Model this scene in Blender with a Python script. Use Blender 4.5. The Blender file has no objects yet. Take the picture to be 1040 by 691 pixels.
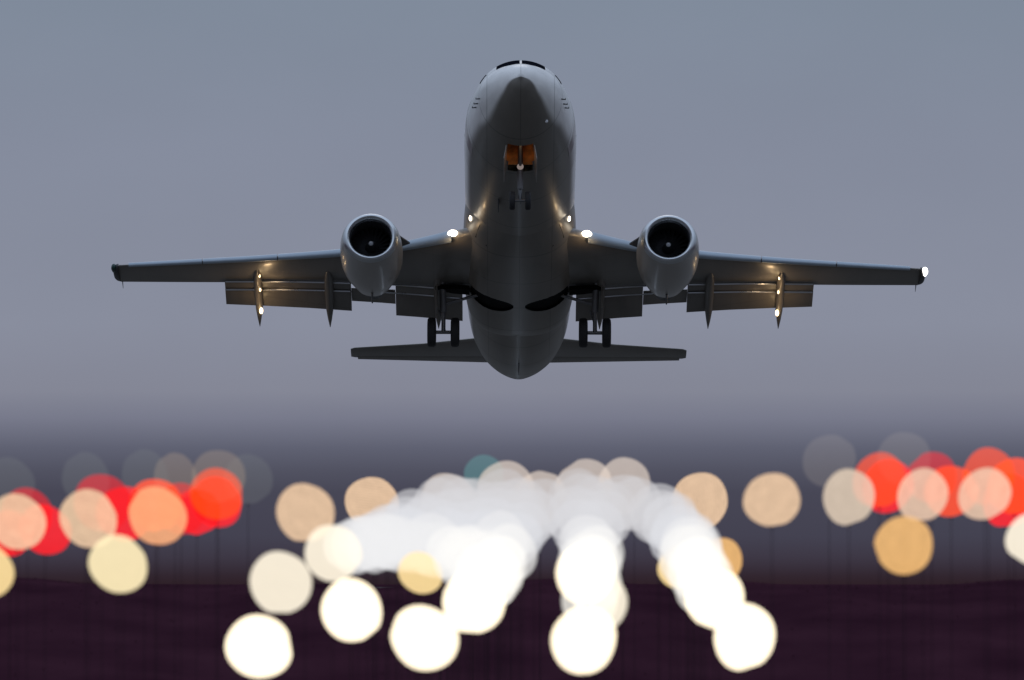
import bpy, bmesh, math, random
import numpy as np
from mathutils import Vector, Matrix

random.seed(7)
rng = np.random.default_rng(7)
sc = bpy.context.scene
col = sc.collection
R = math.radians

# ------------------------------------------------------------------ camera
IMG_W, IMG_H = 1040.0, 691.0          # photograph's own pixel grid
FOC = 5740.0                          # focal length in those pixels
EYE = 1.2
HORIZON = 593.0
PITCH = math.atan((HORIZON - IMG_H/2)/FOC)
cam_d = bpy.data.cameras.new("camera")
cam = bpy.data.objects.new("camera", cam_d)
col.objects.link(cam)
cam.location = (0, 0, EYE)
cam.rotation_euler = (math.pi/2 + PITCH, 0, 0)
cam_d.sensor_width = 36.0
cam_d.lens = 36.0*FOC/IMG_W
cam_d.clip_start = 0.5
cam_d.clip_end = 20000
cam_d.dof.use_dof = True
cam_d.dof.focus_distance = 196.0
cam_d.dof.aperture_fstop = 6.0
cam_d.dof.aperture_blades = 0
sc.camera = cam

def at(px, py, d):
    """world point d metres out (along +Y) seen at photo pixel px, py"""
    x = (px - IMG_W/2)/FOC
    y = (IMG_H/2 - py)/FOC
    v = Vector((x, math.cos(PITCH) - y*math.sin(PITCH), math.sin(PITCH) + y*math.cos(PITCH)))
    v *= d/v.y
    return Vector((0, 0, EYE)) + v

# ------------------------------------------------------------------ colour
def s2l(c):
    return tuple(((v/255)/12.92 if v/255 <= 0.04045 else ((v/255 + .055)/1.055)**2.4) for v in c)

# ------------------------------------------------------------------ sky, sun, exposure
w = bpy.data.worlds.new("World")
sc.world = w
w.use_nodes = True
nt = w.node_tree
nt.nodes.clear()
N = nt.nodes.new
out = N("ShaderNodeOutputWorld")
bg = N("ShaderNodeBackground")
tc = N("ShaderNodeTexCoord")
sep = N("ShaderNodeSeparateXYZ")
nt.links.new(tc.outputs["Generated"], sep.inputs[0])
Z_TOP = 0.115
mr = N("ShaderNodeMapRange")
mr.inputs["From Min"].default_value = -0.005
mr.inputs["From Max"].default_value = Z_TOP
nt.links.new(sep.outputs["Z"], mr.inputs["Value"])
ramp = N("ShaderNodeValToRGB")
nt.links.new(mr.outputs[0], ramp.inputs[0])
def el(py):
    return ((HORIZON - py)/FOC + 0.005)/(Z_TOP + 0.005)
stops = [(640, (34, 22, 36)), (593, (37, 23, 36)), (585, (41, 30, 44)), (566, (55, 51, 67)), (545, (62, 62, 79)), (500, (66, 67, 84)), (478, (77, 79, 96)),
         (455, (92, 95, 113)), (425, (117, 120, 138)), (398, (130, 133, 149)),
         (330, (135, 140, 157)), (150, (131, 138, 156)), (0, (126, 137, 154))]
cr = ramp.color_ramp
while len(cr.elements) < len(stops):
    cr.elements.new(0.5)
for e, (py, c) in zip(cr.elements, stops):
    e.position = max(0, min(1, el(py)))
    e.color = s2l(c) + (1,)
sky = N("ShaderNodeTexSky")
sky.sky_type = 'NISHITA'
sky.sun_disc = False
SUN_EL, SUN_ROT = R(35), R(0)
sky.sun_elevation = SUN_EL
sky.sun_rotation = SUN_ROT
skm = N("ShaderNodeVectorMath"); skm.operation = 'SCALE'
skm.inputs["Scale"].default_value = 0.05
nt.links.new(sky.outputs[0], skm.inputs[0])
mix = N("ShaderNodeMix"); mix.data_type = 'RGBA'
mix.inputs[0].default_value = 0.012
nt.links.new(ramp.outputs[0], mix.inputs[6])
nt.links.new(skm.outputs[0], mix.inputs[7])
# very soft cloud mottling in the dusk overcast
nz = N("ShaderNodeTexNoise"); nz.inputs["Scale"].default_value = 22; nz.inputs["Detail"].default_value = 4
mp = N("ShaderNodeMapping"); mp.inputs["Scale"].default_value = (1, 1, 2.0)
nt.links.new(tc.outputs["Generated"], mp.inputs[0]); nt.links.new(mp.outputs[0], nz.inputs["Vector"])
nm = N("ShaderNodeMapRange"); nm.inputs["To Min"].default_value = 0.955; nm.inputs["To Max"].default_value = 1.045
nt.links.new(nz.outputs[0], nm.inputs["Value"])
vs = N("ShaderNodeVectorMath"); vs.operation = 'SCALE'
nt.links.new(mix.outputs[2], vs.inputs[0]); nt.links.new(nm.outputs[0], vs.inputs["Scale"])
zm_ = N("ShaderNodeMapRange"); zm_.interpolation_type = 'SMOOTHSTEP'
zm_.inputs["From Min"].default_value = .12; zm_.inputs["From Max"].default_value = .75
zm_.inputs["To Min"].default_value = 1; zm_.inputs["To Max"].default_value = 2.6
nt.links.new(sep.outputs["Z"], zm_.inputs["Value"])
vz = N("ShaderNodeVectorMath"); vz.operation = 'SCALE'
nt.links.new(vs.outputs[0], vz.inputs[0]); nt.links.new(zm_.outputs[0], vz.inputs["Scale"])
nt.links.new(vz.outputs[0], bg.inputs[0])
bg.inputs[1].default_value = 1.0
nt.links.new(bg.outputs[0], out.inputs[0])

sun_d = bpy.data.lights.new("dusk_sun", 'SUN')
sun_d.energy = 0.12
sun_d.angle = R(20)
sun_d.color = (1.0, 0.93, 0.88)
sun = bpy.data.objects.new("dusk_sun", sun_d)
sun.rotation_euler = (-R(55), 0, 0)
col.objects.link(sun)

sc.view_settings.view_transform = 'Standard'
sc.view_settings.look = 'None'
sc.view_settings.exposure = 0
sc.view_settings.gamma = 1
sc.render.engine = 'CYCLES'
sc.cycles.use_denoising = True
sc.cycles.use_adaptive_sampling = False
sc.cycles.max_bounces = 6
sc.cycles.transparent_max_bounces = 64
sc.cycles.sample_clamp_indirect = 3

# ------------------------------------------------------------------ materials
def new_mat(name):
    m = bpy.data.materials.new(name)
    m.use_nodes = True
    return m, m.node_tree, m.node_tree.nodes["Principled BSDF"]

def paint(name, c, rough=.35, metal=0., var=.08, scale=1.5, coat=0., bump=0., stretch=(1, .25, 1), dirt=0.):
    """painted / metal skin with uneven grime and a little roughness variation"""
    m, t, p = new_mat(name)
    tcn = t.nodes.new("ShaderNodeTexCoord")
    mpn = t.nodes.new("ShaderNodeMapping"); mpn.inputs["Scale"].default_value = stretch
    n1 = t.nodes.new("ShaderNodeTexNoise"); n1.inputs["Scale"].default_value = scale; n1.inputs["Detail"].default_value = 6
    t.links.new(tcn.outputs["Object"], mpn.inputs[0]); t.links.new(mpn.outputs[0], n1.inputs["Vector"])
    mrn = t.nodes.new("ShaderNodeMapRange")
    mrn.inputs["From Min"].default_value = .3; mrn.inputs["From Max"].default_value = .7
    mrn.inputs["To Min"].default_value = 1 - var - dirt; mrn.inputs["To Max"].default_value = 1 + var
    t.links.new(n1.outputs[0], mrn.inputs["Value"])
    v = t.nodes.new("ShaderNodeVectorMath"); v.operation = 'SCALE'
    v.inputs[0].default_value = c
    t.links.new(mrn.outputs[0], v.inputs["Scale"])
    t.links.new(v.outputs[0], p.inputs["Base Color"])
    mr2 = t.nodes.new("ShaderNodeMapRange")
    mr2.inputs["To Min"].default_value = max(.03, rough - .1); mr2.inputs["To Max"].default_value = rough + .1
    t.links.new(n1.outputs[0], mr2.inputs["Value"])
    t.links.new(mr2.outputs[0], p.inputs["Roughness"])
    p.inputs["Metallic"].default_value = metal
    p.inputs["Coat Weight"].default_value = coat
    p.inputs["Coat Roughness"].default_value = .12
    if bump:
        b = t.nodes.new("ShaderNodeBump"); b.inputs["Strength"].default_value = bump; b.inputs["Distance"].default_value = .02
        t.links.new(n1.outputs[0], b.inputs["Height"]); t.links.new(b.outputs[0], p.inputs["Normal"])
    return m

def skin(name, c, rough, coat, panel=(1.25, .55), top=None, seam=.5):
    """aircraft skin: paint with panel seams, streaks running aft and blotchy grime"""
    m = paint(name, c, rough, 0, .13, 1.4, coat, 0, (1, .2, 1), dirt=.08)
    t = m.node_tree; p = t.nodes["Principled BSDF"]
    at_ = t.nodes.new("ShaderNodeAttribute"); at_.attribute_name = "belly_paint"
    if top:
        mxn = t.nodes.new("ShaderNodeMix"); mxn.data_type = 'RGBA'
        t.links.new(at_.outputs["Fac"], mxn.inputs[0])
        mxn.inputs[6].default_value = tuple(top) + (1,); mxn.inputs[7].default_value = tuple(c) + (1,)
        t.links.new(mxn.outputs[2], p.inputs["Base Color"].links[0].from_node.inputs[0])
    lk = p.inputs["Base Color"].links[0].from_socket
    tcn = t.nodes.new("ShaderNodeTexCoord"); sp = t.nodes.new("ShaderNodeSeparateXYZ")
    t.links.new(tcn.outputs["Object"], sp.inputs[0])
    fr = t.nodes.new("ShaderNodeMath"); fr.operation = 'PINGPONG'; fr.inputs[1].default_value = panel[0]
    t.links.new(sp.outputs["Y"], fr.inputs[0])
    fr2 = t.nodes.new("ShaderNodeMath"); fr2.operation = 'PINGPONG'; fr2.inputs[1].default_value = panel[1]
    t.links.new(sp.outputs["X"], fr2.inputs[0])
    mn = t.nodes.new("ShaderNodeMath"); mn.operation = 'MINIMUM'
    sc2 = t.nodes.new("ShaderNodeMath"); sc2.operation = 'MULTIPLY'; sc2.inputs[1].default_value = .4
    t.links.new(fr.outputs[0], sc2.inputs[0])
    t.links.new(sc2.outputs[0], mn.inputs[0]); t.links.new(fr2.outputs[0], mn.inputs[1])
    st = t.nodes.new("ShaderNodeMapRange"); st.inputs["From Max"].default_value = .018
    st.inputs["To Min"].default_value = seam; st.inputs["To Max"].default_value = 1
    t.links.new(mn.outputs[0], st.inputs["Value"])
    v = t.nodes.new("ShaderNodeVectorMath"); v.operation = 'SCALE'
    t.links.new(lk, v.inputs[0]); t.links.new(st.outputs[0], v.inputs["Scale"])
    t.links.new(v.outputs[0], p.inputs["Base Color"])
    return m

def glow(name, c, strength=1., ribs=0., rot=.6, trans=0.):
    """lamp glass: emission with faint moulded ribs; trans>0 lets the background through dim frosted glass"""
    m, t, p = new_mat(name)
    t.nodes.remove(p)
    o = t.nodes["Material Output"]
    e = t.nodes.new("ShaderNodeEmission"); e.inputs[1].default_value = strength
    if ribs:
        tcn = t.nodes.new("ShaderNodeTexCoord"); mpn = t.nodes.new("ShaderNodeMapping")
        mpn.inputs["Rotation"].default_value = (0, rot, 0)
        wv = t.nodes.new("ShaderNodeTexWave"); wv.inputs["Scale"].default_value = 3.2; wv.inputs["Distortion"].default_value = 2.2
        wv.inputs["Detail"].default_value = 3
        n1 = t.nodes.new("ShaderNodeTexNoise"); n1.inputs["Scale"].default_value = 2.6
        t.links.new(tcn.outputs["Object"], mpn.inputs[0])
        t.links.new(mpn.outputs[0], wv.inputs["Vector"]); t.links.new(tcn.outputs["Object"], n1.inputs["Vector"])
        ad = t.nodes.new("ShaderNodeMath"); ad.operation = 'ADD'
        t.links.new(wv.outputs["Fac"], ad.inputs[0]); t.links.new(n1.outputs[0], ad.inputs[1])
        mrn = t.nodes.new("ShaderNodeMapRange"); mrn.inputs["From Max"].default_value = 2
        mrn.inputs["To Min"].default_value = 1 - ribs; mrn.inputs["To Max"].default_value = 1 + ribs
        t.links.new(ad.outputs[0], mrn.inputs["Value"])
        v = t.nodes.new("ShaderNodeVectorMath"); v.operation = 'SCALE'; v.inputs[0].default_value = tuple(c)
        t.links.new(mrn.outputs[0], v.inputs["Scale"]); t.links.new(v.outputs[0], e.inputs[0])
    else:
        e.inputs[0].default_value = tuple(c) + (1,)
    if trans:
        # clear glass globe filled with glow: lets part of what is behind it through and adds its own light
        tr = t.nodes.new("ShaderNodeBsdfTransparent"); mx = t.nodes.new("ShaderNodeAddShader")
        tr.inputs[0].default_value = (trans, trans, trans, 1)
        t.links.new(e.outputs[0], mx.inputs[0]); t.links.new(tr.outputs[0], mx.inputs[1]); t.links.new(mx.outputs[0], o.inputs[0])
    else:
        t.links.new(e.outputs[0], o.inputs[0])
    return m

M = dict(
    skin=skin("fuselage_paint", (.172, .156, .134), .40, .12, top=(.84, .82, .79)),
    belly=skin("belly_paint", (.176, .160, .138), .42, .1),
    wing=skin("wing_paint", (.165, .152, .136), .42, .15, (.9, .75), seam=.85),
    nac=paint("nacelle_paint", (.37, .352, .33), .32, 0, .06, 1.2, .4),
    metal=paint("bare_aluminium", (.62, .64, .66), .3, 1., .06, 2.),
    slat=paint("slat_aluminium", (.38, .44, .50), .42, .6, .06, 2.),
    dark=paint("dark_metal", (.05, .05, .055), .5, .3, .15, 4),
    black=paint("bay_black", (.004, .004, .004), .8, 0, .2, 3),
    bay=paint("primer_bay", (.55, .26, .08), .6, 0, .8, 2.6, 0, 0, (1, 1, 1)),
    lip=paint("glint_white", (.8, .8, .82), .4, 0, .2, 3),
    tyre=paint("tyre_rubber", (.018, .018, .02), .75, 0, .2, 5),
    glass=paint("cockpit_glass", (.006, .007, .012), .45, 0, .1, 1),
    strut=paint("gear_strut", (.17, .17, .175), .4, .4, .1, 4),
    fan=paint("fan_titanium", (.08, .08, .085), .4, .7, .1, 5),
    spin=paint("spinner_white", (.6, .6, .62), .35, 0, .1, 5),
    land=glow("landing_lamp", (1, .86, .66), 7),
    warm=glow("warm_lamp", (1, .72, .38), 5),
    nav=glow("tip_lamp", (1, .95, .9), 6),
    navoff=paint("green_lens", (.015, .05, .045), .15, 0, .1, 5),
    post=paint("post_steel", (.028, .02, .026), .7, 0, .2, 8),
    soil=None)

# ------------------------------------------------------------------ mesh helpers
def mesh_obj(name, verts, faces, mat, parent=None, smooth=True):
    me = bpy.data.meshes.new(name)
    me.from_pydata([tuple(map(float, v)) for v in verts], [], faces)
    bm = bmesh.new(); bm.from_mesh(me)
    bmesh.ops.remove_doubles(bm, verts=bm.verts, dist=1e-5)
    bmesh.ops.recalc_face_normals(bm, faces=bm.faces)
    bm.to_mesh(me); bm.free()
    if smooth:
        for p in me.polygons: p.use_smooth = True
    me.materials.append(mat)
    o = bpy.data.objects.new(name, me)
    col.objects.link(o)
    if parent: o.parent = parent
    return o

def sharp(o, ang=35):
    me = o.data
    bm = bmesh.new(); bm.from_mesh(me)
    for e in bm.edges:
        if len(e.link_faces) == 2 and e.calc_face_angle(0) > R(ang): e.smooth = False
    bm.to_mesh(me); bm.free()
    return o

class MB:
    def __init__(s): s.v, s.f = [], []
    def add(s, v, f):
        b = len(s.v); s.v += [tuple(map(float, q)) for q in v]; s.f += [tuple(i + b for i in q) for q in f]
    def rings(s, rings, cap0=True, cap1=True, closed=True):
        n = len(rings[0]); v = [p for r in rings for p in r]; f = []
        for i in range(len(rings) - 1):
            for k in range(n if closed else n - 1):
                a, b = i*n + k, i*n + (k + 1) % n
                f.append((a, b, b + n, a + n))
        if cap0: f.append(tuple(range(n))[::-1])
        if cap1: f.append(tuple((len(rings) - 1)*n + k for k in range(n)))
        s.add(v, f)
    def tube(s, p0, p1, r0, r1=None, n=14):
        r1 = r0 if r1 is None else r1
        p0, p1 = Vector(p0), Vector(p1)
        d = (p1 - p0).normalized(); a = d.orthogonal().normalized(); b = d.cross(a)
        s.rings([[p + (a*math.cos(t) + b*math.sin(t))*r for t in [2*math.pi*k/n for k in range(n)]] for p, r in ((p0, r0), (p1, r1))])
    def lathe(s, prof, c, axis='Y', n=48, cap0=False, cap1=False, sx=1., sz=1.):
        rs = []
        for a, r in prof:
            ring = []
            for k in range(n):
                t = 2*math.pi*k/n; u, v = r*math.cos(t), r*math.sin(t)
                if axis == 'Y': ring.append((c[0] + u*sx, c[1] + a, c[2] + v*sz))
                elif axis == 'X': ring.append((c[0] + a, c[1] + u, c[2] + v))
                else: ring.append((c[0] + u, c[1] + v, c[2] + a))
            rs.append(ring)
        s.rings(rs, cap0, cap1)
    def box(s, c, h, rx=0.):
        m = Matrix.Rotation(rx, 3, 'X')
        v = [Vector(c) + m @ Vector((x*h[0], y*h[1], z*h[2])) for x in (-1, 1) for y in (-1, 1) for z in (-1, 1)]
        s.add(v, [(0, 1, 3, 2), (4, 6, 7, 5), (0, 4, 5, 1), (2, 3, 7, 6), (0, 2, 6, 4), (1, 5, 7, 3)])
    def build(s, name, mat, parent=None, smooth=True, ang=35):
        o = mesh_obj(name, s.v, s.f, mat, parent, smooth)
        return sharp(o, ang) if smooth else o

def tag(o, label=None, cat=None, group=None, kind=None):
    for k, v in (("label", label), ("category", cat), ("group", group), ("kind", kind)):
        if v: o[k] = v
    return o

def empty(name, loc, rot=(0, 0, 0)):
    o = bpy.data.objects.new(name, None); col.objects.link(o)
    o.location = loc; o.rotation_euler = rot; o.empty_display_size = .3
    return o

def pchip(xs, ys, x):
    xs, ys = np.array(xs, float), np.array(ys, float)
    h = np.diff(xs); d = np.diff(ys)/h; m = np.zeros_like(ys)
    m[0], m[-1] = d[0], d[-1]
    for i in range(1, len(xs) - 1):
        if d[i-1]*d[i] > 0:
            w1, w2 = 2*h[i] + h[i-1], h[i] + 2*h[i-1]
            m[i] = (w1 + w2)/(w1/d[i-1] + w2/d[i])
    i = int(np.clip(np.searchsorted(xs, x) - 1, 0, len(h) - 1))
    t = (x - xs[i])/h[i]; t = min(1, max(0, t))
    return float((2*t**3 - 3*t*t + 1)*ys[i] + (t**3 - 2*t*t + t)*h[i]*m[i] + (-2*t**3 + 3*t*t)*ys[i+1] + (t**3 - t*t)*h[i]*m[i+1])

# ================================================================== THE SETTING
def soil_mat():
    m, t, p = new_mat("dark_turf_soil")
    tcn = t.nodes.new("ShaderNodeTexCoord"); n1 = t.nodes.new("ShaderNodeTexNoise")
    n1.inputs["Scale"].default_value = 1.3; n1.inputs["Detail"].default_value = 9
    t.links.new(tcn.outputs["Object"], n1.inputs["Vector"])
    r = t.nodes.new("ShaderNodeValToRGB"); t.links.new(n1.outputs[0], r.inputs[0])
    r.color_ramp.elements[0].position = .3; r.color_ramp.elements[0].color = (.032, .0105, .019, 1)
    r.color_ramp.elements[1].position = .7; r.color_ramp.elements[1].color = (.051, .0178, .029, 1)
    t.links.new(r.outputs[0], p.inputs["Base Color"]); p.inputs["Roughness"].default_value = .95
    p.inputs["Specular IOR Level"].default_value = 0
    b = t.nodes.new("ShaderNodeBump"); b.inputs["Strength"].default_value = .6; b.inputs["Distance"].default_value = .1
    t.links.new(n1.outputs[0], b.inputs["Height"]); t.links.new(b.outputs[0], p.inputs["Normal"])
    return m
M['soil'] = soil_mat()
M['post'].node_tree.nodes['Principled BSDF'].inputs['Specular IOR Level'].default_value = 0
M['black'].node_tree.nodes['Principled BSDF'].inputs['Specular IOR Level'].default_value = .1
M['glass'].node_tree.nodes['Principled BSDF'].inputs['Specular IOR Level'].default_value = 0

BANK0, BANK1, BANK2 = 38.0, 47.0, 60.0
BANKH = EYE + .004
def gz(x, y):
    if y < BANK0 or y > BANK2: b = 0
    elif y < BANK1: t = (y - BANK0)/(BANK1 - BANK0); b = BANKH*t*t*(3 - 2*t)
    else: t = (BANK2 - y)/(BANK2 - BANK1); b = BANKH*t*t*(3 - 2*t)
    wob = .022*math.sin(x*1.3 + 1) + .016*math.sin(x*3.1 + y*.7) + .012*math.sin(x*5.3 - y*1.1)
    return b + wob*(1 if 5 < y < 62 else 0) - (0.05 if y > 62 else 0)

def axis(pts):
    o = []
    for a, b, n in pts: o += list(np.linspace(a, b, n, endpoint=False))
    return o + [pts[-1][1]]
xs = axis([(-7000, -600, 5), (-600, -60, 8), (-60, -12, 16), (-12, 12, 110), (12, 60, 16), (60, 600, 8), (600, 7000, 5)])
ys = axis([(-400, 0, 4), (0, 36, 30), (36, 62, 60), (62, 120, 6), (120, 1000, 10), (1000, 9000, 6)])
V = [(x, y, gz(x, y)) for y in ys for x in xs]
nx = len(xs)
Fc = [(j*nx + i, j*nx + i + 1, (j + 1)*nx + i + 1, (j + 1)*nx + i) for j in range(len(ys) - 1) for i in range(nx - 1)]
g = mesh_obj("ground", V, Fc, M['soil']); tag(g, kind="structure")

# runway behind the bank (hidden from here by the bank, throws the grey bounce on the belly)
conc = paint("runway_asphalt", (.095, .088, .08), .85, 0, .14, .25, 0, 0, (1, 1, 1))
b = MB(); b.add([(-75, 68, 0), (75, 68, 0), (75, 1900, 0), (-75, 1900, 0)], [(0, 1, 2, 3)])
o = b.build("runway", conc, None, False); tag(o, kind="structure")
white = paint("runway_white", (.75, .75, .73), .8, 0, .15, 1.5, 0, 0, (1, 1, 1))
b = MB()
for k in range(-6, 6):
    x = k*3.4 + .8; b.add([(x, 80, .006), (x + 1.8, 80, .006), (x + 1.8, 110, .006), (x, 110, .006)], [(0, 1, 2, 3)])
for k in range(24):
    y = 140 + k*60; b.add([(-.45, y, .006), (.45, y, .006), (.45, y + 30, .006), (-.45, y + 30, .006)], [(0, 1, 2, 3)])
o = b.build("runway_marking", white, None, False); tag(o, kind="structure")

# rough grass along the bank
gm = paint("dry_dusk_grass", (.06, .023, .036), .9, 0, .35, .8, 0, 0, (1, 1, 1))
gm.node_tree.nodes['Principled BSDF'].inputs['Specular IOR Level'].default_value = 0
gv, gf = [], []
for k in range(9000):
    x = rng.uniform(-9, 9); y = rng.uniform(41, 51) if k % 2 else rng.normal(46.8, 1.2)
    h = rng.uniform(.008, .022)*(1.5 if rng.random() < .06 else 1); wd = rng.uniform(.004, .010); a = rng.uniform(0, math.pi)
    z = gz(x, y) - .01; lx, ly = rng.normal(0, h*.4), rng.normal(0, h*.4); dx, dy = math.cos(a)*wd, math.sin(a)*wd
    i = len(gv)
    gv += [(x - dx, y - dy, z), (x + dx, y + dy, z), (x + dx*.7 + lx*.4, y + dy*.7 + ly*.4, z + h*.6), (x - dx*.7 + lx*.4, y - dy*.7 + ly*.4, z + h*.6), (x + lx, y + ly, z + h)]
    gf += [(i, i + 1, i + 2, i + 3), (i + 3, i + 2, i + 4)]
me = bpy.data.meshes.new("grass"); me.from_pydata(gv, [], gf); me.materials.append(gm)
go = bpy.data.objects.new("grass", me); col.objects.link(go)
tag(go, "short rough dark grass along the bank behind the lamps", "grass", kind="stuff")

# ================================================================== THE AIRLINER
D0 = 200.0
Y0 = 19.0                      # local station of the root
ALPHA_BODY = R(16.6)           # nose-up attitude
root = empty("airliner", at(527.5, 270.5, D0), (-ALPHA_BODY, R(0.25), 0))
tag(root, "grey twin engine jet airliner climbing nose-up overhead with its landing gear down", "airplane")
OFF = Vector((0, -Y0, 0.2))    # station coordinates -> root coordinates
def P(o): o.location = OFF; return o   # direct children of the root carry the offset

# ---- fuselage
ST = [0, .12, .35, .8, 1.4, 2.0, 2.45, 2.9, 3.5, 4.4, 5.6, 7.5, 22.5, 25, 27.5, 29.5, 31.5, 33.2, 34.4, 35.0]
HW = [.02, .30, .52, .82, 1.09, 1.28, 1.36, 1.43, 1.53, 1.66, 1.80, 1.88, 1.88, 1.80, 1.58, 1.32, .98, .62, .32, .14]
ZT = [-.53, -.22, -.02, .21, .43, .58, .88, 1.17, 1.40, 1.62, 1.81, 1.98, 2.02, 2.02, 2.00, 1.96, 1.88, 1.72, 1.50, 1.36]
ZB = [-.57, -.86, -1.05, -1.29, -1.50, -1.65, -1.74, -1.82, -1.90, -1.98, -2.04, -2.06, -2.06, -1.88, -1.38, -.82, -.20, .36, .80, 1.04]
ZM = [-.55, -.53, -.5, -.45, -.38, -.30, -.25, -.2, -.12, -.05, 0, 0, 0, .05, .2, .45, .75, 1.0, 1.15, 1.2]
def sect(y):
    return [pchip(ST, a, y) for a in (HW, ZT, ZB, ZM)]
def surf(y, t, off=0.):
    """t = angle from the crown, + to image right"""
    hw, zt, zb, zm = sect(y)
    s_, c_ = math.sin(t), math.cos(t)
    z = zm + (zt - zm)*c_ if c_ > 0 else zm + (zm - zb)*c_
    p = Vector((hw*s_, y, z))
    if off:
        n = Vector((s_/max(hw, .05), 0, c_/max((zt - zm) if c_ > 0 else (zm - zb), .05))).normalized()
        p += n*off
    return p
ysn = sorted(set([round(v, 4) for v in list(np.linspace(0, 1, 14)**2*.8) + list(np.arange(.8, 6, .1)) + list(np.arange(6, 22, .4)) + list(np.arange(22, 35.01, .2)) + [35.0]]))
NT = 128
BAY = (2.85, 4.8, .43)
fv, ff = [], []
for y in ysn:
    for k in range(NT): fv.append(surf(y, 2*math.pi*k/NT))
for i in range(len(ysn) - 1):
    for k in range(NT):
        q = (i*NT + k, i*NT + (k + 1) % NT, (i + 1)*NT + (k + 1) % NT, (i + 1)*NT + k)
        c = sum((Vector(fv[j]) for j in q), Vector())/4
        if BAY[0] < c.y < BAY[1] and abs(c.x) < BAY[2] and c.z < -.5: continue
        ff.append(q)
ff.append(tuple(range(NT))); ff.append(tuple((len(ysn) - 1)*NT + k for k in range(NT)))
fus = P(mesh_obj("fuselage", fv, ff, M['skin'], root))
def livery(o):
    """white upper hull, grey belly with shading in its soft edge: a paint mask stored per vertex"""
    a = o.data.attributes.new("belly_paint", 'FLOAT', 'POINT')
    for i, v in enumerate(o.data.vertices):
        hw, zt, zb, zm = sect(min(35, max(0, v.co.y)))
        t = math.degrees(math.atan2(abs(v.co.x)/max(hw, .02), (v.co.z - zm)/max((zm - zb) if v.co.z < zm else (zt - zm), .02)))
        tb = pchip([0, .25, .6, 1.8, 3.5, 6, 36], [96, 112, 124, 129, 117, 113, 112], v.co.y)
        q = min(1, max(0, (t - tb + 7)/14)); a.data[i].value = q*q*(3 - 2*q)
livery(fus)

def patch(name, corners, mat, off=.012, nu=8, nv=8, parent=None):
    """quad in (y, t) laid on the fuselage skin, with thickness"""
    (y0, t0), (y1, t1), (y2, t2), (y3, t3) = corners
    top, bot = [], []
    for j in range(nv + 1):
        for i in range(nu + 1):
            u, v = i/nu, j/nv
            y = (1-u)*(1-v)*y0 + u*(1-v)*y1 + u*v*y2 + (1-u)*v*y3
            t = (1-u)*(1-v)*t0 + u*(1-v)*t1 + u*v*t2 + (1-u)*v*t3
            top.append(surf(y, t, off)); bot.append(surf(y, t, -.02))
    n = nu + 1; f = []
    for j in range(nv):
        for i in range(nu):
            a = j*n + i; f.append((a, a + 1, a + n + 1, a + n))
    m_ = len(top)
    edge = [i for i in range(nu)] + [nu + j*n for j in range(nv)] + [nv*n + nu - i for i in range(nu)] + [nv*n - j*n for j in range(nv)]
    for k in range(len(edge)):
        a, b_ = edge[k], edge[(k + 1) % len(edge)]
        f.append((a, b_, b_ + m_, a + m_))
    return sharp(mesh_obj(name, top + bot, f, mat, parent or fus))
for s in (-1, 1):
    patch("cockpit_window", [(2.36, s*R(1.4)), (2.43, s*R(36)), (2.95, s*R(33)), (2.92, s*R(1.4))], M['glass'])
    patch("cockpit_window", [(2.84, s*R(52)), (3.06, s*R(66)), (3.34, s*R(62)), (3.2, s*R(50))], M['glass'])
    # forward door: seam-dark rim with an inset leaf
    patch("cabin_door", [(5.3, s*R(54)), (6.15, s*R(54)), (6.15, s*R(118)), (5.3, s*R(118))], M['nac'], .01, 4, 14)
    for y in (7.2, 7.7, 8.2, 8.7):
        patch("cabin_window", [(y, s*R(72)), (y + .25, s*R(72)), (y + .25, s*R(84)), (y, s*R(84))], M['glass'], .008, 2, 4)
    # pitot probes and vane beside the nose
    for y, t in ((2.3, 96), (2.75, 97), (3.1, 98)):
        p = surf(y, s*R(t)); q = surf(y, s*R(t), .13)
        b = MB(); b.tube(p, q, .026, .016, 8); b.tube(q, q + Vector((0, -.12, 0)), .017, .010, 8); b.build("pitot_probe", M['dark'], fus)
# blade aerials under the belly
for x, y in ((-.72, 7.6), (.02, 6.4), (0, 24.5)):
    z0 = surf(y, math.pi - math.asin(max(-1, min(1, x/1.88)))).z
    b = MB(); b.rings([[(x - .02, y, z0 + .05), (x + .02, y, z0 + .05), (x + .02, y + .5, z0 + .05), (x - .02, y + .5, z0 + .05)],
                       [(x - .012, y + .2, z0 - .32), (x + .012, y + .2, z0 - .32), (x + .012, y + .48, z0 - .32), (x - .012, y + .48, z0 - .32)]])
    b.build("blade_antenna", M['dark'], fus, False)
p = surf(1.95, R(139), .01); b = MB(); b.lathe([(-.03, .02), (-.02, .05), (.02, .06), (.05, .02)], (0, 0, 0), 'Y', 16, True, True); o = b.build("nose_glint", M['lip'], fus); o.location = p  # pale dot added as a painted glint on the nose
# APU exhaust
b = MB(); b.lathe([(0, .14), (.16, .13), (.16, .10), (.03, .09)], (0, 34.95, 1.2), 'Y', 24, True, True); b.build("exhaust_pipe", M['dark'], fus)

# ---- nose gear bay
b = MB(); x1, ya, yb = BAY[2] + .02, BAY[0] - .02, BAY[1] + .02
b.add([(-x1, ya, -1.5), (x1, ya, -1.5), (x1, yb, -1.75), (-x1, yb, -1.75), (-x1, ya, -.75), (x1, ya, -.75), (x1, yb, -.75), (-x1, yb, -.75)],
      [(4, 5, 6, 7), (0, 1, 5, 4), (1, 2, 6, 5), (2, 3, 7, 6), (3, 0, 4, 7)])
for yy in (3.2, 3.7, 4.3): b.box((0, yy, -.80), (x1, .04, .06))
for xx in (-.2, .2): b.box((xx, 3.8, -.84), (.03, .9, .05))
b.build("gear_bay", M['bay'], fus, False)

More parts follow.
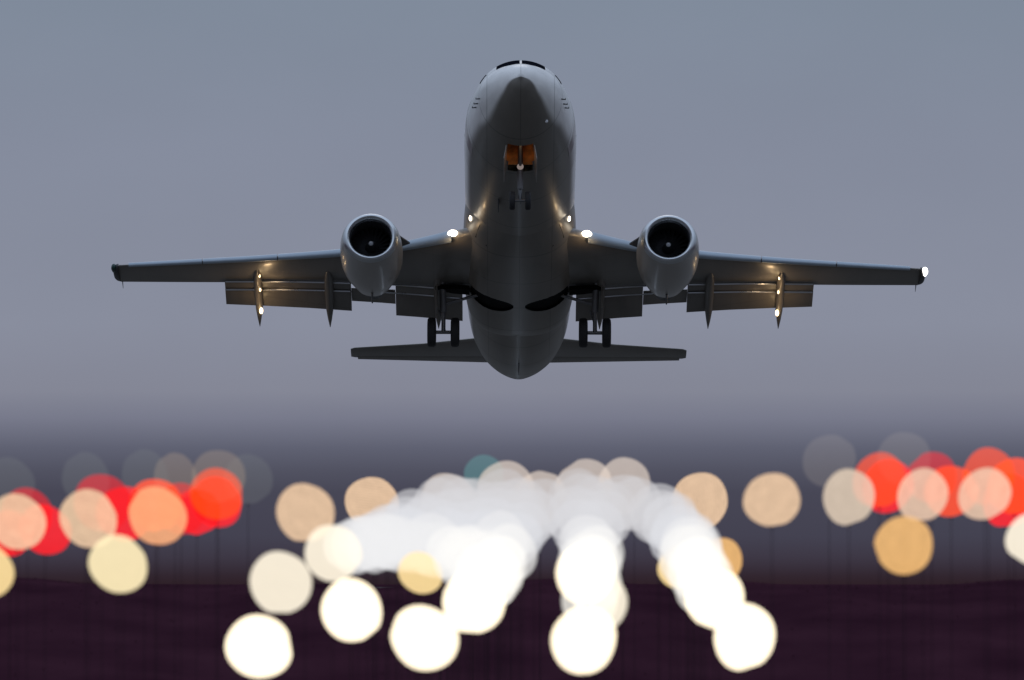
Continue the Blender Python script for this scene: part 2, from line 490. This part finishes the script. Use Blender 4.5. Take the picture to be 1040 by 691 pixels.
# ---- belly fairing with the open wheel wells
fa = [10.2, 11.2, 12.6, 15, 18.6, 20.0, 20.9, 21.35]
fw = [1.40, 1.66, 1.88, 1.95, 1.95, 1.92, 1.83, 1.6]
fz = [-2.00, -2.10, -2.22, -2.30, -2.30, -2.27, -2.16, -1.98]
def fe(y): return 2.0 + .6*min(1, max(0, (y - 10.4)/3.2))
bv, bf = [], []
by = list(np.arange(10.2, 21.36, .035)); NB = 260
for y in by:
    hw, zb, e = pchip(fa, fw, y), pchip(fa, fz, y), fe(y)
    for k in range(NB + 1):
        t = -1 + 2*k/NB; a = t*R(100)
        sx = math.copysign(abs(math.sin(a))**(2/e), a); cz = math.copysign(abs(math.cos(a))**(2/e), math.cos(a))
        bv.append((hw*sx, y, -.55 + (zb + .55)*cz))
def belly(x, y, off=0.):
    """point on the fairing's underside, off > 0 goes up into it"""
    hw, zb, e = pchip(fa, fw, y), pchip(fa, fz, y), fe(y)
    u = min(.999, abs(x)/hw)
    return Vector((x, y, -.55 + (zb + .55)*(1 - u**e)**(1/e) + off))
WELL = (17.4, 1.10, .90, .64)   # y, |x|, radius x, radius y
for i in range(len(by) - 1):
    for k in range(NB):
        q = (i*(NB+1) + k, i*(NB+1) + k + 1, (i+1)*(NB+1) + k + 1, (i+1)*(NB+1) + k)
        cx = sum(bv[j][0] for j in q)/4; cy = sum(bv[j][1] for j in q)/4; cz = sum(bv[j][2] for j in q)/4
        if ((abs(cx) - WELL[1])/WELL[2])**2 + ((cy - WELL[0])/WELL[3])**2 < 1 and cz < -.9: continue
        bf.append(q)
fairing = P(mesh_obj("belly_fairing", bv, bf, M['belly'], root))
for s in (-1, 1):
    b = MB(); n_ = 40; rings_ = []
    for q in np.linspace(.02, 1.06, 9):
        ring = []
        for k in range(n_):
            a = 2*math.pi*k/n_
            v = belly(s*(WELL[1] + WELL[2]*q*math.cos(a)), WELL[0] + WELL[3]*q*math.sin(a), .07); v.x *= .965
            ring.append(v)
        rings_.append(ring)
    b.rings(rings_, True, False); b.build("wheel_well", M['black'], fairing)
    # ram air inlet beside the belly
    p = [belly(s*1.36, 11.15, -.012), belly(s*1.52, 12.15, -.012), belly(s*1.12, 12.15, -.012)]
    q = [v + Vector((0, 0, .05)) for v in p]
    b = MB(); b.add(p + q, [(0, 1, 2), (3, 5, 4), (0, 3, 4, 1), (1, 4, 5, 2), (2, 5, 3, 0)]); b.build("air_inlet", M['black'], fairing, False)

# ---- aerofoil surfaces
def foil(n=20, th=.12, camber=.015):
    """closed outline, x 0..1 aft, z up; starts at TE upper -> LE -> TE lower"""
    up, lo = [], []
    for k in range(n + 1):
        x = (1 - math.cos(math.pi*k/n))/2
        yt = 5*th*(.2969*math.sqrt(x) - .126*x - .3516*x*x + .2843*x**3 - .1020*x**4)
        yc = camber*4*x*(1 - x)
        up.append((x, yc + yt)); lo.append((x, yc - yt))
    return up[::-1] + lo[1:]
def lofted(stations, th0=.12, th1=.10, camber=.015, n=20, c0=0., c1=1.):
    """stations: (x, yLE, z, chord, twist) ; c0..c1 part of the chord kept"""
    rs = []
    for i, (x, yl, z, c, tw) in enumerate(stations):
        th = th0 + (th1 - th0)*i/(max(1, len(stations) - 1))
        ring = []
        for (u, v) in foil(n, th, camber):
            u = min(max(u, c0), c1)
            yy, zz = u*c, v*c
            ring.append((x, yl + yy*math.cos(tw) + zz*math.sin(tw), z - yy*math.sin(tw) + zz*math.cos(tw)))
        rs.append(ring)
    return rs

WX = [0.6, 1.9, 5.0, 8.5, 11.5, 14.25]
WY = [11.2, 12.55, 15.05, 16.72, 18.05, 19.25]
WZ = [-1.42, -1.28, -1.02, -.73, -.43, -.15]
WC = [7.0, 5.75, 3.45, 2.45, 2.02, 1.62]
def wl(x): return (pchip(WX, WY, x), pchip(WX, WZ, x), pchip(WX, WC, x))
TW = R(1.2)
def canoe(pts, s, x, wid, mat, name, parent):
    """flap-track fairing: pts = (y, ztop, zbot, width scale)"""
    b = MB(); rs = []
    for (y, zt, zb, k) in pts:
        zc, h = (zt + zb)/2, max(.01, (zt - zb)/2)
        rs.append([(s*x + wid*k*math.cos(a), y, zc + h*math.sin(a)) for a in [2*math.pi*i/16 for i in range(16)]])
    b.rings(rs); return b.build(name, mat, parent)

def point(name, loc, power, color, parent, r=.08):
    l = bpy.data.lights.new(name, 'POINT'); l.energy = power; l.color = color; l.shadow_soft_size = r
    o = bpy.data.objects.new(name, l); col.objects.link(o); o.parent = parent; o.location = loc
    return o

for s in (-1, 1):
    sts = []
    for x in np.unique(np.concatenate([WX, np.linspace(.6, 14.25, 26)])):
        y, z, c = wl(x); sts.append((s*x, y, z, c, TW))
    b = MB(); b.rings(lofted(sts, .135, .10))
    wing = P(b.build("wing", M['wing'], root, True, 50))
    # leading edge devices
    def le_dev(name, xa, xb, drop, ext, rot, frac, mat):
        st = []
        for x in np.linspace(xa, xb, 5):
            y, z, c = wl(x)
            st.append((s*x, y - ext*c, z - drop*c, c*frac, -rot))
        b = MB(); b.rings(lofted(st, .46, .46, .05, 14))
        return b.build(name, mat, wing, True, 50)
    le_dev("krueger_flap", 2.35, 4.35, .035, .035, R(24), .17, M['slat'])
    for xa, xb in ((5.95, 8.45), (8.49, 11.15), (11.19, 13.85)):
        le_dev("slat", xa, xb, .030, .05, R(22), .20, M['slat'])
    # trailing flaps: fore segment and main segment
    def flap(xa, xb, ch_a, ch_b, dy, dz, rot, name="flap", fore=True):
        st, st2 = [], []
        for x in np.linspace(xa, xb, 4):
            y, z, c = wl(x); ch = ch_a + (ch_b - ch_a)*(x - xa)/(xb - xa)
            yt, zt = y + c*math.cos(TW), z - c*math.sin(TW)
            st.append((s*x, yt + dy + .20*ch, zt + dz - .30*ch*math.sin(rot), ch, rot))
            st2.append((s*x, yt + dy - .22*ch, zt + dz + .0*ch, ch*.44, rot*.7))
        b = MB(); b.rings(lofted(st, .13, .13, .03, 14)); f = b.build(name, M['wing'], wing, True, 50)
        if fore:
            b = MB(); b.rings(lofted(st2, .17, .17, .03, 14)); b.build("flap_vane", M['wing'], f, True, 50)
        return f
    flap(5.94, 10.45, 1.22, .98, -.12, -.10, R(17))
    flap(2.0, 4.36, 1.24, 1.24, -.12, -.12, R(20))
    flap(4.38, 5.935, 1.0, .92, -.14, -.10, R(10), "thrust_gate", False)
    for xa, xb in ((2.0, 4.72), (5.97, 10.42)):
        for dy, dz, nm in ((-.40, -.125, "slot_rod"), (.10, -.25, "flap_rod")):  # metal rods added to catch light as bright lines along the flap slots
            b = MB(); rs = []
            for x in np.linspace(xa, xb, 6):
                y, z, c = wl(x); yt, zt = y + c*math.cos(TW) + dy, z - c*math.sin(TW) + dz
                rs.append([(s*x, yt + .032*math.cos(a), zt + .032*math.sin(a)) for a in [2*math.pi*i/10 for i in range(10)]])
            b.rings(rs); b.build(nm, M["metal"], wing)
    # dark slot of the main gear leg in the inner wing
    b = MB(); rs = []
    for x, h in ((1.75, .34), (2.3, .34), (2.95, .16)):
        y, z, c = wl(x); yc = y + .86*c; zl = z - .86*c*math.sin(TW) - .045*c
        rs.append([(s*x, yc - h, zl - .10), (s*x, yc + h, zl - .05), (s*x, yc + h, zl + .06), (s*x, yc - h, zl + .06)])
    b.rings(rs); b.build("gear_leg_slot", M['black'], wing, False)
    # flap track fairings
    for x, wid, big in ((9.25, .15, 1), (6.72, .16, 1), (2.85, .17, .8)):
        y, z, c = wl(x); ye = y + c
        L = 1.0
        pts = [(ye - 1.55, z - .02, z - .06, .1), (ye - 1.25, z, z - .22, .6), (ye - .75, z, z - .36, .95), (ye - .1, z - .05, z - .46, 1.),
               (ye + .4, z - .18, z - .62, 1.), (ye + .95*big, z - .42, z - .86, .85), (ye + 1.35*big, z - .72, z - 1.02, .5), (ye + 1.72*big, z - 1.02, z - 1.12, .1)]
        fr = canoe(pts, s, x, wid, M['wing'], "flap_fairing", wing)
        if x > 9:
            # outboard landing lamp hanging in the fairing, lit
            for (yy, zz, rr) in ((ye - 1.1, z - .20, .04), (ye - .35, z - .46, .04), (ye + .72, z - .86, .08)):
                b = MB(); b.lathe([(-.05, .002), (-.045, rr*.6), (-.02, rr*.9), (.03, rr), (.06, rr*.8)], (0, 0, 0), 'Y', 20, True, True, .8, 1.5)
                o = b.build("landing_lamp", M['warm'] if rr < .1 else M['land'], wing); o.location = (s*(x - (.08 if rr < .1 else 0)), yy, zz)
            point("landing_lamp_light", (s*(x - .25), ye - 1.0, z - .75), 10, (1, .66, .34), wing)
            point("landing_lamp_light", (s*x, ye + .15, z - 1.25), 13, (1, .66, .34), wing)
    # wing-root landing lamp
    y, z, c = wl(2.18)
    b = MB(); b.lathe([(-.10, .01), (-.08, .10), (-.03, .125), (.05, .145), (.09, .11)], (0, 0, 0), 'Y', 24, True, True, 1.25, .8)
    o = b.build("landing_lamp", M['land'], wing); o.location = (s*2.30, y - .02, z + .02)
    point("landing_lamp_light", (s*2.5, y - .15, z - .40), 7, (1, .66, .34), wing)
    # glowing spots added as landing-lamp reflections on the wing-root fillet
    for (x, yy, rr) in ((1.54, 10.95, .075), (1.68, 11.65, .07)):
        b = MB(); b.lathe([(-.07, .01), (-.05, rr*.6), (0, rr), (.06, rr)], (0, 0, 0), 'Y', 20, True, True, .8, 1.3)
        o = b.build("landing_glint", M['land'], wing); o.location = belly(s*x, yy, -.02)
    # wing tip: rounded cap, lamp, static wick
    y, z, c = wl(14.25)
    b = MB(); rs = []
    for k in range(7):
        a = k/6*math.pi/2; q = math.cos(a)
        rs.append([(s*(14.25 + .2*math.sin(a)), y + c*(.5 + (u - .5)*(.35 + .65*q)), z + v*c*q*1.9 - .02) for (u, v) in foil(14, .12, .0)])
    b.rings(rs); b.build("wing_tip", M['dark'], wing)
    b = MB(); b.lathe([(-.15, .01), (-.12, .09), (-.03, .15), (.10, .17), (.3, .14), (.45, .03)], (0, 0, 0), 'Y', 20, True, True, .65 if s > 0 else .6, .8)
    o = b.build("tip_lamp", M['nav'] if s > 0 else M['navoff'], wing); o.location = (s*14.40, y + .12, z - .02)
    b = MB(); b.tube((s*14.18, y + c - .05, z - .03), (s*14.2, y + c + .62, z - .06), .02, .008, 6); b.build("static_wick", M['dark'], wing)

# ---- engines
for s in (-1, 1):
    E = Vector((s*5.08, 11.35, -1.93))
    def lathe(name, prof, mat, parent, n=64, c0=False, c1=False, sx=1.02, sz=.98):
        b = MB(); b.lathe(prof, (0, 0, 0), 'Y', n, c0, c1, sx, sz); return b.build(name, mat, parent, True, 40)
    eng = lathe("engine", [(.10, .915), (.35, .985), (.8, 1.035), (1.4, 1.055), (2.1, 1.03), (2.8, .94), (3.4, .80), (3.9, .68), (3.9, .64), (3.2, .70)], M['nac'], root)
    eng.location = OFF + E
    eng.rotation_euler = (R(-1.5), 0, 0)
    lip = lathe("intake_lip", [(.10, .917), (.03, .88), (-.03, .835), (-.05, .785), (-.03, .735), (.04, .69), (.16, .665)], M['metal'], eng)
    lathe("intake_duct", [(.16, .666), (.5, .68), (1.05, .76), (1.12, .76)], M['dark'], eng)
    b = MB(); b.lathe([(1.16, .02), (1.16, .765)], (0, 0, 0), 'Y', 48)
    b.build("fan_case", M['black'], eng)
    b = MB()
    for k in range(24):
        a = 2*math.pi*k/24; q = []
        for r_ in (.2, .38, .56, .75):
            tw = .25 + .75*r_; h = .085 + .03*r_
            for e in (-1, 1):
                aa = a + e*h/r_*math.cos(tw)*.8
                q.append((r_*math.cos(aa), .98 + e*h*math.sin(tw), r_*math.sin(aa)))
        b.add(q, [(0, 1, 3, 2), (2, 3, 5, 4), (4, 5, 7, 6)])
    b.build("fan", M['fan'], eng, False)
    sp = lathe("spinner", [(.52, .004), (.56, .05), (.66, .11), (.80, .175), (.96, .22), (1.1, .225)], M['fan'], eng, 32)
    b = MB(); b.lathe([(.505, .003), (.53, .045), (.585, .079)], (0, 0, 0), 'Y', 20); b.build("spinner_cap", M['spin'], sp)
    lathe("exhaust_nozzle", [(3.2, .62), (3.9, .56), (4.6, .42), (5.0, .36), (5.0, .33), (4.4, .36)], M['dark'], eng)
    lathe("exhaust_plug", [(4.3, .30), (4.9, .24), (5.5, .10), (5.75, .02)], M['metal'], eng, 32)
    # strake on the inboard shoulder
    a = R(38); rr = 1.0
    px, pz = -s*math.cos(a)*rr, math.sin(a)*rr*.6
    b = MB(); n_ = Vector((-s*.95, 0, .31))
    p0 = Vector((-s*.93, .55, .32)); b.rings([[p0 + Vector((0, 0, -.02)), p0 + Vector((0, 0, .02)), p0 + n_*.02 + Vector((0, .1, .02)), p0 + n_*.02 + Vector((0, .1, -.02))],
                                             [p0 + Vector((-s*.06, 1.1, -.02)), p0 + Vector((-s*.06, 1.1, .02)), p0 + n_*.40 + Vector((0, 1.1, .03)), p0 + n_*.40 + Vector((0, 1.1, -.03))]])
    b.build("nacelle_strake", M['dark'], eng, False)
    # pylon up to the wing
    b = MB(); rs = []
    for (y, z0, z1, h) in ((1.5, .80, 1.08, .05), (2.6, .62, 1.28, .15), (4.0, .45, 1.28, .17), (5.6, .55, 1.0, .12), (7.0, .70, .85, .03)):
        rs.append([(-h, y, z0), (h, y, z0), (h, y, z1), (-h, y, z1)])
    b.rings(rs); b.build("pylon", M['nac'], eng, True, 50)
    # drain mast under the cowl
    b = MB(); b.tube((0, 3.0, -.88), (0, 3.35, -1.12), .04, .025, 8); b.build("drain_mast", M['strut'], eng)

# ---- tail
b = MB()
b.rings([[(v*c, yl + u*c, z) for (u, v) in foil(16, .10, 0)] for (z, yl, c) in ((1.2, 27.0, 6.0), (2.3, 28.6, 4.9), (7.6, 33.6, 1.9), (7.75, 33.9, 1.5))])
fin = P(b.build("tail_fin", M['skin'], root, True, 50))
b = MB(); b.rings([[(v*c, yl + u*c, z) for (u, v) in foil(12, .12, 0)] for (z, yl, c) in ((2.4, 33.45, 1.35), (7.4, 35.0, .8))])
b.build("rudder", M['skin'], fin, True, 50)
for s in (-1, 1):
    st = [(s*.3, 30.0, 1.06, 2.9, 0), (s*1.0, 30.35, 1.08, 2.65, 0), (s*3.6, 31.6, 1.22, 1.72, 0), (s*6.2, 32.5, 1.36, 1.12, 0), (s*6.35, 32.65, 1.365, .9, 0)]
    b = MB(); b.rings(lofted(st, .10, .09, -.01, 16)); tp = P(b.build("tailplane", M['wing'], root, True, 50))
    b = MB(); b.rings(lofted([(s*1.1, 32.3, 1.06, .85, R(3)), (s*6.1, 33.35, 1.345, .38, R(3))], .14, .14, 0, 12)); b.build("elevator", M['wing'], tp, True, 50)

# ---- gear
def wheel(parent, x, y, z, r, w_):
    b = MB(); b.lathe([(-w_*.42, r*.55), (-w_*.5, r*.72), (-w_*.46, r*.90), (-w_*.3, r*.985), (0, r), (w_*.3, r*.985), (w_*.46, r*.90), (w_*.5, r*.72), (w_*.42, r*.55)], (0, 0, 0), 'X', 40)
    t = b.build("tyre", M['tyre'], parent); t.location = (x, y, z)
    b = MB(); b.lathe([(-w_*.36, .01), (-w_*.36, r*.3), (-w_*.40, r*.56), (w_*.40, r*.56), (w_*.36, r*.3), (w_*.36, .01)], (0, 0, 0), 'X', 32, True, True)
    q = b.build("rim", M['strut'], t)
for s in (-1, 1):
    gx, gy, gz_ = s*2.66, 18.0, -3.04
    b = MB()
    b.tube((gx + s*.05, gy - .55, -1.25), (gx, gy - .05, gz_ + .75), .12)
    b.tube((gx, gy - .05, gz_ + .8), (gx, gy, gz_ - .02), .075)
    b.tube((gx - .42, gy, gz_), (gx + .42, gy, gz_), .065)
    b.tube((gx - s*1.2, gy - .3, -1.75), (gx, gy - .1, gz_ + 1.0), .055)
    b.tube((gx - .16, gy + .08, gz_ + .85), (gx, gy + .3, gz_ + .42), .04); b.tube((gx, gy + .3, gz_ + .42), (gx + .05, gy + .05, gz_ + .05), .04)
    gear = P(b.build("main_gear", M['strut'], root))
    for e in (-1, 1): wheel(gear, gx + e*.41, gy, gz_, .52, .31)
    b = MB(); b.box((gx + s*.24, gy - .25, gz_ + 1.35), (.025, .38, .62)); b.build("gear_door", M['wing'], gear, False)
ng = (0, 4.6, -3.10)
b = MB()
b.tube((0, 4.25, -1.2), (0, 4.5, -2.45), .085); b.tube((0, 4.48, -2.4), ng, .06)
b.tube((-.25, *ng[1:]), (.25, *ng[1:]), .05); b.tube((0, 3.35, -1.25), (0, 4.35, -2.05), .05)
b.tube((0, 4.62, -2.35), (0, 4.8, -2.75), .035); b.tube((0, 4.8, -2.75), (0, 4.63, -3.03), .035)
gear = P(b.build("nose_gear", M['strut'], root))
for e in (-1, 1):
    wheel(gear, e*.26, ng[1], ng[2], .31, .19)
    b = MB(); b.rings([[(e*.455, 2.9, -1.80), (e*.475, 2.9, -1.80), (e*.475, 4.75, -1.97), (e*.455, 4.75, -1.97)],
                       [(e*.53, 2.95, -2.24), (e*.55, 2.95, -2.24), (e*.55, 4.7, -2.42), (e*.53, 4.7, -2.42)]])
    b.build("gear_door", M['nac'], gear, False)
b = MB(); b.tube((0, 4.34, -2.16), (0, 4.47, -2.74), .10, .085); b.build("oleo", M["strut"], gear)
b = MB(); b.lathe([(-.06, .01), (-.05, .08), (0, .11), (.06, .08)], (0, 0, 0), 'Y', 20, True, True); o = b.build("taxi_lamp", glow("taxi_lamp", (1, .80, .74), .22), gear); o.location = (0, 4.30, -2.02)
point("taxi_lamp_light", (0, 3.35, -1.62), 3.2, (1, .62, .3), gear, .05)

# ================================================================== THE LAMPS
SHADES = {}
def shade(kind):
    if kind in SHADES: return SHADES[kind]
    # colour of one lit globe seen against the dusk band, rib strength, transmission of each glass wall
    tab = dict(white=((330, 308, 268), .05, .4), cream=((247, 236, 216), .07, .55), ivory=((246, 228, 184), .09, .5),
               dusky=((184, 172, 166), .14, .7),
               sandy=((206, 188, 170), .26, .5), peach=((222, 189, 158), .42, .5), orange=((234, 166, 124), .26, .52), amber=((228, 178, 118), .36, .5), gold=((244, 214, 156), .1, .55),
               rose=((218, 186, 164), .38, .52), red=((240, 44, 14), .22, .7), crimson=((186, 46, 40), .14, .76), vermilion=((242, 84, 22), .14, .72), coral=((220, 82, 62), .14, .74),
               ghost=((82, 84, 96), .12, .9), teal=((80, 112, 120), .1, .85), sand=((108, 100, 102), .12, .88), veil=((92, 90, 100), .12, .95))
    for q in range(9):
        f = q/8; lo, md, hi = np.array((157, 155, 160)), np.array((168, 169, 176)), np.array((212, 209, 204))
        tab["glow%d" % q] = (lo + (md - lo)*f*2 if f < .5 else md + (hi - md)*(f*2 - 1), .06, .72)
    c, ribs, tr = tab[kind]
    back = np.array(s2l((66, 67, 84)))
    e = np.maximum(.002, np.array(s2l(c)) - back*tr*tr)/(1 + tr)
    m = glow("lamp_glass_" + kind, tuple(float(v) for v in e), 1, ribs, .6, tr)
    SHADES[kind] = m
    return m

def globe_mesh():
    b = MB(); n, prof = 40, []
    for k in range(21):
        a = math.pi*k/20; prof.append((-math.cos(a), max(.002, math.sin(a))))
    b.lathe(prof, (0, 0, 0), 'Z', n)
    o = b.build("globe", M['post']); me = o.data; bpy.data.objects.remove(o); return me
GLOBE = globe_mesh()
GLOBES = {}
def globe_variant(kind, k):
    """hand-blown look: each of six casts is a little out of round, with a flat or two"""
    if (kind, k) in GLOBES: return GLOBES[kind, k]
    me = GLOBE.copy(); r_ = random.Random(k*17 + 3)
    ph = [r_.uniform(0, 6.28) for _ in range(4)]; fl = r_.uniform(0, 6.28)
    for v in me.vertices:
        a = math.atan2(v.co.z, v.co.x)
        q = 1 + .018*math.sin(2*a + ph[0]) + .014*math.sin(3*a + ph[1]) + .008*math.sin(5*a + ph[2])
        c = math.cos(a - fl)
        if c > .95: q *= .95/c
        v.co.x *= q; v.co.z *= q
    me.materials.clear(); me.materials.append(shade(kind)); GLOBES[kind, k] = me
    return me
def lamp(px, py, r, d, kind, label, group):
    p = at(px, py, d); rad = r*d/FOC
    t = empty("approach_lamp", (p.x, p.y, gz(p.x, p.y)))
    tag(t, label, "lamp", group)
    g_ = bpy.data.objects.new("globe", globe_variant(kind, random.randrange(6))); col.objects.link(g_); g_.parent = t
    g_.location = (0, 0, p.z - t.location.z)
    g_.scale = (rad*random.uniform(.94, .99), rad, rad*random.uniform(1.0, 1.07)); g_.rotation_euler = (0, random.uniform(-1.2, -.2) if px < 520 else random.uniform(.2, 1.2), 0)
    h = p.z - t.location.z - rad
    b = MB(); b.tube((0, 0, -.05), (0, 0, h - .01), .0018, .0013, 6)
    b.lathe([(0, .05), (.02, .045), (.03, .012)], (0, 0, 0), 'Z', 16, True, True)
    b.build("post", M['post'], t)
    b = MB(); b.lathe([(-.010, .002), (-.004, rad*.03), (rad*.01, rad*.06)], (0, 0, h), 'Z', 18, True, True)
    b.build("collar", M['post'], t)
    return t

# --- the big white lamps along the bottom, nearest
near = [
 (263, 657, 35.5, 20.0, "white", "large white lamp lowest at the far left end of the white lamps"),
 (357, 620, 34.5, 20.6, "white", "white lamp just above and left of the lowest lamp in the middle left"),
 (431, 648, 37, 19.6, "white", "large white lamp low in front, left of the dark gap under the cluster"),
 (481, 612, 35, 20.9, "white", "white lamp tucked under the left arm of the glowing cluster"),
 (593, 650, 36.5, 19.8, "white", "large white lamp at the foot of the central column of lamps"),
 (611, 612, 28, 21.6, "cream", "small cream lamp peeking out behind the central column, above its foot"),
 (595, 582, 34, 20.8, "white", "white lamp halfway up the central column of lamps"),
 (756, 647, 35, 20.2, "white", "large white lamp at the outer tip of the right arm"),
 (726, 608, 33, 20.8, "white", "white lamp second from the tip of the right arm"),
 (285, 592, 32.5, 21.2, "cream", "cream white lamp standing alone above the lowest left lamp"),
 (338, 562, 30, 22.2, "cream", "cream lamp at the left end of the glowing cluster, touching its glow"),
 (120, 573, 31, 22.0, "ivory", "single ivory yellow lamp under the peach lamps and red lamps at left"),
 (-12, 580, 28, 22.6, "gold", "golden lamp cut by the left edge of the photo"),
 (1049, 547, 28, 22.8, "cream", "bright cream lamp cut by the right edge of the photo"),
 (918, 554, 31, 22.6, "amber", "amber lamp hanging lowest among the peach and red lamps at right"),
 (427, 582, 22.5, 26.4, "gold", "golden lamp showing below the left arm of the glowing cluster"),
 (731, 570, 24, 29.6, "amber", "amber lamp edge peeking out on the outer side of the right arm"),
 (690, 576, 23, 29.3, "gold", "golden lamp edge on the inner side of the right arm"),
]
for px, py, r, d, k, lb in near: lamp(px, py, r - (3 if k == "white" else 1), d, k, lb, "bright lamps in front of the cluster" if k in ("white", "cream") else "yellow tinted lamps")

peach = [
 (310, 521, 29, 25.0, "peach", "peach lamp standing free at left, between red lamps and the cluster"),
 (378, 511, 27, 39.0, "peach", "peach lamp half hidden behind the left shoulder of the cluster"),
 (711, 509, 28, 39.2, "peach", "peach lamp touching the right shoulder of the cluster"),
 (784, 508, 28, 25.2, "peach", "peach lamp standing free to the right of the cluster"),
 (862, 505, 28, 25.0, "sandy", "pale dusty peach lamp just left of the right hand red lamps"),
 (937, 503, 27, 25.4, "rose", "pinkish lamp directly above the amber lamp, in front of red lamps"),
 (1000, 502, 27, 25.1, "rose", "pinkish lamp in front of orange red lamps near the right edge"),
 (160, 524, 29, 25.3, "orange", "orange peach lamp in front of red lamps, nearest the dark gap"),
 (90, 527, 29, 25.0, "peach", "peach lamp in front of a red lamp, directly above left of the ivory lamp"),
 (18, 530, 29, 25.2, "peach", "peach lamp in front of red lamps at the left edge"),
]
for px, py, r, d, k, lb in peach: lamp(px, py, r, d, k, lb, "peach lamps in a row across the middle")

reds = [
 (46, 538, 26, 27.2, "red", "bright red lamp beside the peach lamp at the left edge"),
 (28, 521, 26, 27.8, "crimson", "dull crimson lamp behind the peach lamp at the left edge"),
 (10, 542, 24, 28.6, "red", "red lamp almost hidden below the leftmost peach lamp"),
 (104, 511, 29, 27.3, "crimson", "crimson lamp rising behind the second peach lamp from the left"),
 (126, 522, 28, 27.9, "red", "red lamp between two peach lamps above the ivory lamp"),
 (158, 513, 27, 28.4, "vermilion", "orange red lamp showing above the orange peach lamp"),
 (184, 517, 26, 28.9, "crimson", "dim crimson lamp between the orange peach lamp and the coral one"),
 (200, 520, 24, 29.4, "red", "red lamp low behind the coral lamp at left"),
 (220, 502, 27, 27.0, "coral", "coral lamp at the inner end of the left red row, upper half of a pair"),
 (220, 510, 26, 27.7, "red", "red lamp just under the coral lamp, lower half of a pair"),
 (893, 488, 28, 27.2, "coral", "coral lamp at the inner end of the right red row"),
 (902, 494, 27, 27.8, "red", "red lamp between the dusty peach lamp and the pinkish lamp above the amber one"),
 (946, 485, 26, 28.4, "crimson", "crimson lamp showing above the pinkish lamp over the amber lamp"),
 (966, 499, 27, 27.4, "vermilion", "orange red lamp between the two pinkish lamps"),
 (1004, 484, 28, 28.2, "coral", "coral lamp rising above the pinkish lamp near the right edge"),
 (1030, 494, 28, 28.7, "vermilion", "orange red lamp at the right edge above the cut cream lamp"),
 (1024, 509, 26, 29.3, "red", "red lamp squeezed between the last pinkish lamp and the cut cream lamp"),
]
for px, py, r, d, k, lb in reds: lamp(px, py, r, d, k, lb, "red lamps in rows on both sides")

ghosts = [
 (10, 490, 25, 30.2, "ghost", "dim grey lamp above the peach lamp at the left edge"),
 (87, 486, 25, 30.4, "ghost", "dim grey lamp above the second peach lamp from the left"),
 (147, 482, 24, 30.6, "ghost", "dim grey lamp above the orange peach lamp"),
 (178, 484, 23, 31.3, "sand", "dim sandy lamp between the grey one and the coral lamp at left"),
 (222, 484, 27, 30.1, "sand", "dim sandy lamp right behind the top of the coral lamp at left"),
 (252, 487, 25, 31.0, "ghost", "dim grey lamp at the inner end of the left red row"),
 (492, 482, 20, 40.5, "teal", "dim teal lamp rising behind the top of the cluster"),
 (842, 468, 27, 30.5, "veil", "faint sandy lamp above the dusty peach lamp at right"),
 (918, 466, 27, 30.8, "veil", "faint pale lamp above the pinkish lamp over the amber one"),
]
for px, py, r, d, k, lb in ghosts: lamp(px, py, r, d, k, lb, "dim faded lamps above the red rows")

# --- the glowing mass in the middle
cl = [
 # crest, farthest and dusky
 (455, 509, 28, "dusky"), (514, 496, 28, "dusky"), (593, 494, 28, "dusky"), (633, 494, 28, "dusky"), (548, 506, 28, "dusky"),
]
def inside(px, py):
    """outline of the merged mass: crest, two notches between the three arms, lower rims"""
    crest = pchip([345, 372, 400, 440, 490, 560, 640, 670, 700, 745], [572, 556, 533, 515, 505, 504, 506, 520, 540, 572], px)
    foot = pchip([345, 380, 430, 455, 490, 508, 528, 541, 552, 566, 578, 587, 594, 606, 612, 622, 640, 658, 672, 690, 706],
                 [545, 556, 560, 562, 601, 580, 559, 536, 522, 512, 516, 545, 572, 572, 545, 522, 514, 518, 529, 545, 556], px)
    if px > 708: return False
    return crest - 1 < py < foot
r2 = random.Random(4)
pts = []
for row in range(9):
    for k in range(28):
        px = 352 + k*14.4 + (7 if row % 2 else 0) + r2.uniform(-3, 3); py = 502 + row*11.5 + r2.uniform(-3, 3)
        if inside(px, py): pts.append((px, py))
pts += [(668, 520), (680, 532), (690, 541), (698, 552), (706, 562), (711, 574), (717, 588), (686, 549), (697, 565), (705, 578), (714, 596), (703, 556),
        (357, 556), (373, 551), (364, 553), (384, 546), (396, 541), (381, 554), (402, 553), (415, 545), (425, 556), (392, 550), (598, 560), (603, 574), (593, 570), (604, 596), (599, 610), (497, 592), (486, 600)]
pts.sort(key=lambda q: q[1])
cl += [(px, py, 28 + r2.uniform(-1, 1.5), "mist" if py < 530 else "pale") for px, py in pts]


n = len(cl)
for i, (px, py, r, k) in enumerate(cl):
    d = 38.0 - (38.0 - 24.0)*i/(n - 1)
    if k == "dusky": lb, gp = "dusky grey lamp along the crest of the glowing central cluster", "dusky lamps along the crest of the cluster"
    elif k == "mist": lb, gp = "pale grey lamp merged into the upper part of the central glow", "lamps merged in the upper glow"
    elif k == "pale": lb, gp = "white lamp merged into the lower part of the central glow", "lamps merged in the lower glow"
    else: lb, gp = "cream lamp on the lower rim of the central glow", "cream lamps on the rim of the central glow"
    if k in ("mist", "pale"): k = "glow%d" % int(np.clip((py - 495)/11, 0, 8))
    lamp(px, py, r, d, k, lb, gp)
